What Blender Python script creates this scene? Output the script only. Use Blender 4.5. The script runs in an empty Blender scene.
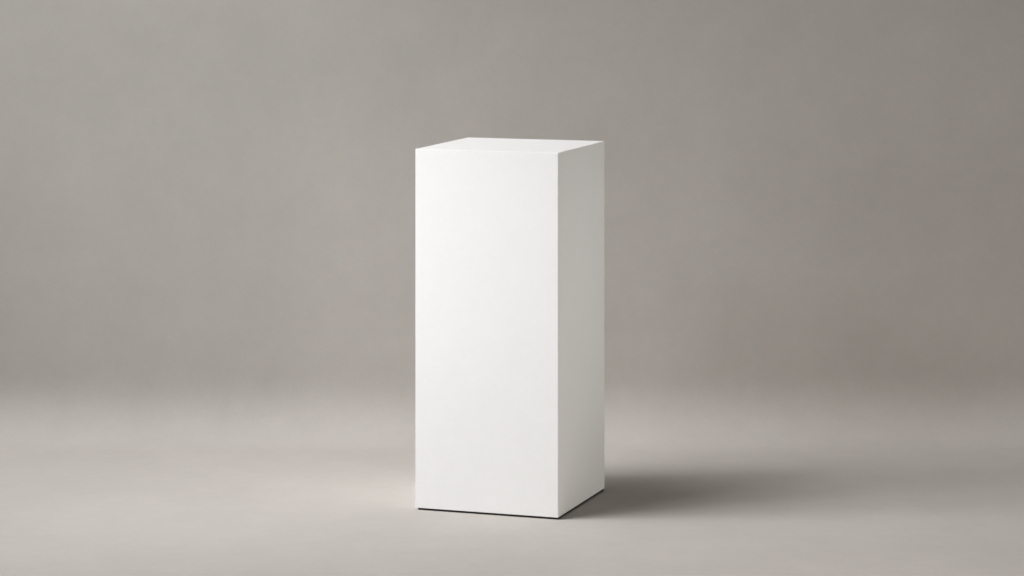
import bpy, bmesh, math
from mathutils import Vector

# ------------------------------------------------------------------ scene
bpy.context.scene.world = bpy.data.worlds.new("World")
S = bpy.context.scene
C = S.collection
W = S.world
W.use_nodes = True
S.view_settings.view_transform = 'Standard'
S.view_settings.look = 'None'
S.view_settings.gamma = 1
S.view_settings.use_curve_mapping = False
S.view_settings.exposure = 0

# measured geometry (metres): white box 1 m tall seen by a shift lens
GAP = 0.0056                 # shadow gap under the box
BW, BD, BH = 0.418, 0.4325, 1.0
YAW = 0.3304                 # the box is turned this much towards the left
CORNER = Vector((0.1262, 8.010, GAP))     # its front right bottom corner
EYE = 1.667 + GAP
FOCAL = 2923.2 / 1024 * 36
SHIFT = -(288 + 90.54) / 1024

COVE_Y, COVE_L = 8.99, 0.37  # where the paper starts to curve up, and how tightly
ALB_PAPER = (0.490, 0.464, 0.437)
ALB_BOX = (0.895, 0.893, 0.895)
# key softboxes, then unseen fills added to balance the faces: name, azimuth from the left towards the camera, elevation, distance,
# aim point, size, beam spread, power, colour
LIGHTS = [
    ("key_softbox", 12, 66, 11.0, (0.05, 8.2, 0.30), 5.0, 180, 535.0, (1.0, 0.984, 0.968)),
    ("key_softbox", 15, 50, 11.0, (0.05, 8.2, 0.30), 5.0, 180, 288.0, (1.0, 0.984, 0.968)),
    ("side_fill", 8, 22, 4.6, (0.05, 8.2, 0.60), 1.0, 35, 4.1, (1.0, 1.0, 1.0)),  # added fill, brightens the front face from the left
    ("front_upper_fill", 23, 30, 6.0, (0.05, 8.2, 0.60), 1.0, 90, 11.0, (0.975, 1.0, 1.02)),  # this and the next: added fills for the front face and wall
    ("front_upper_fill", 40, 30, 7.0, (0.05, 8.2, 0.60), 1.0, 180, 48.0, (0.975, 1.0, 1.02)),
    ("front_fill", 24, 6, 2.6, (0.05, 8.2, 0.80), 0.8, 90, 4.6, (0.99, 1.0, 1.0)),
    ("low_fill", 125, 0, 3.4, (0.26, 8.2, 0.25), 0.3, 120, 3.0, (1.0, 0.94, 0.83)),
    ("low_fill", 143, 0, 3.4, (0.26, 8.2, 0.25), 0.3, 120, 4.2, (1.0, 0.94, 0.83)),
    ("low_fill", 160, 0, 3.4, (0.26, 8.2, 0.25), 0.3, 120, 3.6, (1.0, 0.94, 0.83)),
    ("high_fill", 160, 0, 3.4, (0.26, 8.2, 0.75), 0.3, 40, 0.85, (0.98, 0.99, 1.0)),
]
FLOOR_FILL = ((1.0, 4.6, 2.4), (0.8, 6.3, 0.0), 0.8, 40, 3.0)  # added fill out of view, lifts the foreground floor
WALL_FILL = ((-2.5, 7.8, 2.8), (-1.25, 9.3, 0.7), 0.8, 90, 4.2)  # added fill out of view, brightens the left of the wall
WORLD = (0.0, 0.0, 0.0)


# ------------------------------------------------------------------ helpers
def link(name, bm, mat, parent=None, smooth=False):
    me = bpy.data.meshes.new(name)
    bm.to_mesh(me)
    bm.free()
    if smooth:
        for p in me.polygons:
            p.use_smooth = True
    me.materials.append(mat)
    o = bpy.data.objects.new(name, me)
    C.objects.link(o)
    o.parent = parent
    return o


def mat_base(name):
    m = bpy.data.materials.new(name)
    m.use_nodes = True
    nt = m.node_tree
    return m, nt, nt.nodes, nt.links, nt.nodes["Principled BSDF"]


def noise(nt, scale, detail=3.0, rough=0.55, vec=None):
    n = nt.nodes.new('ShaderNodeTexNoise')
    n.inputs['Scale'].default_value = scale
    n.inputs['Detail'].default_value = detail
    n.inputs['Roughness'].default_value = rough
    if vec is not None:
        nt.links.new(vec, n.inputs['Vector'])
    return n


def ramp_value(nt, sock, lo, hi, a=0.3, b=0.7):
    r = nt.nodes.new('ShaderNodeMapRange')
    r.inputs['From Min'].default_value = a
    r.inputs['From Max'].default_value = b
    r.inputs['To Min'].default_value = lo
    r.inputs['To Max'].default_value = hi
    nt.links.new(sock, r.inputs['Value'])
    return r.outputs['Result']


def mult(nt, a, b):
    m = nt.nodes.new('ShaderNodeMath')
    m.operation = 'MULTIPLY'
    nt.links.new(a, m.inputs[0])
    nt.links.new(b, m.inputs[1])
    return m.outputs[0]


def mottled(name, base, spec, rough, layers, tint, bump):
    """Matte surface: base colour times several layers of soft noise, a slight
    warm/cool drift and a fine grain in the normal."""
    m, nt, N, L, bsdf = mat_base(name)
    tc = N.new('ShaderNodeTexCoord').outputs['Object']
    v = None
    for sc, det, amp in layers:
        s = ramp_value(nt, noise(nt, sc, det, vec=tc).outputs['Fac'], 1 - amp, 1 + amp)
        v = s if v is None else mult(nt, v, s)
    # colour drift
    tn = noise(nt, tint[0], 2.0, vec=tc)
    t = ramp_value(nt, tn.outputs['Fac'], 0, 1)
    cool = tuple(base[i] * (1 - tint[1] * (1, 0, -1)[i]) for i in range(3)) + (1,)
    warm = tuple(base[i] * (1 + tint[1] * (1, 0, -1)[i]) for i in range(3)) + (1,)
    mx = N.new('ShaderNodeMix')
    mx.data_type = 'RGBA'
    mx.inputs['A'].default_value = cool
    mx.inputs['B'].default_value = warm
    L.new(t, mx.inputs['Factor'])
    sc = N.new('ShaderNodeVectorMath')
    sc.operation = 'SCALE'
    L.new(mx.outputs['Result'], sc.inputs[0])
    L.new(v, sc.inputs['Scale'])
    L.new(sc.outputs[0], bsdf.inputs['Base Color'])
    bsdf.inputs['Roughness'].default_value = rough
    bsdf.inputs['Specular IOR Level'].default_value = spec
    if bump:
        bn = noise(nt, bump[0], 2.0, vec=tc)
        b = N.new('ShaderNodeBump')
        b.inputs['Strength'].default_value = bump[1]
        b.inputs['Distance'].default_value = 0.001
        L.new(bn.outputs['Fac'], b.inputs['Height'])
        L.new(b.outputs['Normal'], bsdf.inputs['Normal'])
    return m


paper = mottled('seamless_paper', ALB_PAPER, 0.05, 0.9,
                [(2.2, 4.0, 0.020), (8.0, 3.0, 0.020), (27.0, 3.0, 0.014), (210.0, 2.0, 0.030)],
                (110.0, 0.016), (60.0, 0.05))
paint = mottled('matt_white_paint', ALB_BOX, 0.15, 0.6,
                [(4.0, 3.0, 0.008), (22.0, 3.0, 0.006), (200.0, 2.0, 0.012)],
                (140.0, 0.004), (90.0, 0.03))
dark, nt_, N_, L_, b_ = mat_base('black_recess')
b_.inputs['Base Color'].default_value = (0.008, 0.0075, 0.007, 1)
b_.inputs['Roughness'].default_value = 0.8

# ------------------------------------------------------------------ setting
# one sheet of seamless paper: floor, cove and wall
prof = [(-3.0, 0.0), (2.0, 0.0), (5.0, 0.0), (7.0, 0.0), (8.0, 0.0), (COVE_Y, 0.0)]
n = 80
yy, zz = COVE_Y, 0.0
for i in range(n):          # the paper's slope eases in and out, as hanging paper does
    u = (i + 0.5) / n
    a = math.pi / 2 * u * u * (3 - 2 * u)
    yy += COVE_L / n * math.cos(a)
    zz += COVE_L / n * math.sin(a)
    prof.append((yy, zz))
WALL_Y = yy
prof += [(WALL_Y, 1.0), (WALL_Y, 2.0), (WALL_Y, 3.0), (WALL_Y, 4.5)]
xs = [-6 + 12 * i / 12 for i in range(13)]
bm = bmesh.new()
rows = [[bm.verts.new((x, y, z)) for x in xs] for y, z in prof]
for r0, r1 in zip(rows, rows[1:]):
    for i in range(len(xs) - 1):
        bm.faces.new((r0[i], r0[i + 1], r1[i + 1], r1[i]))
bg = link('backdrop', bm, paper, smooth=True)
bg['kind'] = 'structure'

# ------------------------------------------------------------------ the plinth
def box_mesh(x0, x1, y0, y1, z0, z1, bev, seg=3):
    bm = bmesh.new()
    bmesh.ops.create_cube(bm, size=1.0)
    for v in bm.verts:
        v.co = Vector(((x0 + x1) / 2 + v.co.x * (x1 - x0),
                       (y0 + y1) / 2 + v.co.y * (y1 - y0),
                       (z0 + z1) / 2 + v.co.z * (z1 - z0)))
    if bev:
        bmesh.ops.bevel(bm, geom=list(bm.edges), offset=bev, segments=seg,
                        profile=0.5, affect='EDGES')
    return bm


wdir = Vector((math.cos(YAW), -math.sin(YAW), 0))   # along the front, left to right
ddir = Vector((math.sin(YAW), math.cos(YAW), 0))    # front to back
centre = CORNER - wdir * BW / 2 + ddir * BD / 2
plinth = bpy.data.objects.new('plinth', None)
C.objects.link(plinth)
plinth.empty_display_size = 0.2
plinth.location = (centre.x, centre.y, 0)
plinth.rotation_euler = (0, 0, -YAW)
plinth['label'] = 'tall plain matt white rectangular plinth standing on the grey seamless backdrop'
plinth['category'] = 'plinth'
body = link('body', box_mesh(-BW / 2, BW / 2, -BD / 2, BD / 2, GAP, BH + GAP, 0.0011), paint, plinth)
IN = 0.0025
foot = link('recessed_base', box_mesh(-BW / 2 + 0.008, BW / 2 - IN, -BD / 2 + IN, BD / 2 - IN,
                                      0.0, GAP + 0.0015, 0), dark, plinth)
foot['label'] = 'thin black recessed base'

# ------------------------------------------------------------------ lamps
def area(name, loc, target, sx, sy, power, col=(1, 1, 1), spread=180):
    d = bpy.data.lights.new(name, 'AREA')
    d.shape = 'RECTANGLE'
    d.size, d.size_y = sx, sy
    d.energy = power
    d.color = col
    d.spread = math.radians(spread)
    o = bpy.data.objects.new(name, d)
    C.objects.link(o)
    o.location = loc
    o.rotation_euler = (Vector(target) - Vector(loc)).to_track_quat('-Z', 'Y').to_euler()
    return o


for name, az, el, dist, aim, size, spread, power, col in LIGHTS:
    a, e = math.radians(az), math.radians(el)
    p = Vector(aim) + dist * Vector((-math.cos(a) * math.cos(e),
                                     -math.sin(a) * math.cos(e), math.sin(e)))
    area(name, p, aim, size, size, power, col, spread)
for name, (loc, aim, size, spread, power) in (("wall_fill", WALL_FILL), ("floor_fill", FLOOR_FILL)):
    area(name, loc, aim, size, size, power,
         (1, 0.93, 0.86) if name == "floor_fill" else (0.97, 0.99, 1.0), spread)
bgn = W.node_tree.nodes['Background']
bgn.inputs['Color'].default_value = WORLD + (1,)
bgn.inputs['Strength'].default_value = 1.0

# ------------------------------------------------------------------ camera
cd = bpy.data.cameras.new('camera')
cam = bpy.data.objects.new('camera', cd)
C.objects.link(cam)
cam.location = (0, 0, EYE)
cam.rotation_euler = (math.pi / 2, 0, 0)
cd.sensor_width = 36
cd.lens = FOCAL
cd.shift_y = SHIFT
cd.clip_start = 0.05
cd.clip_end = 200
S.camera = cam
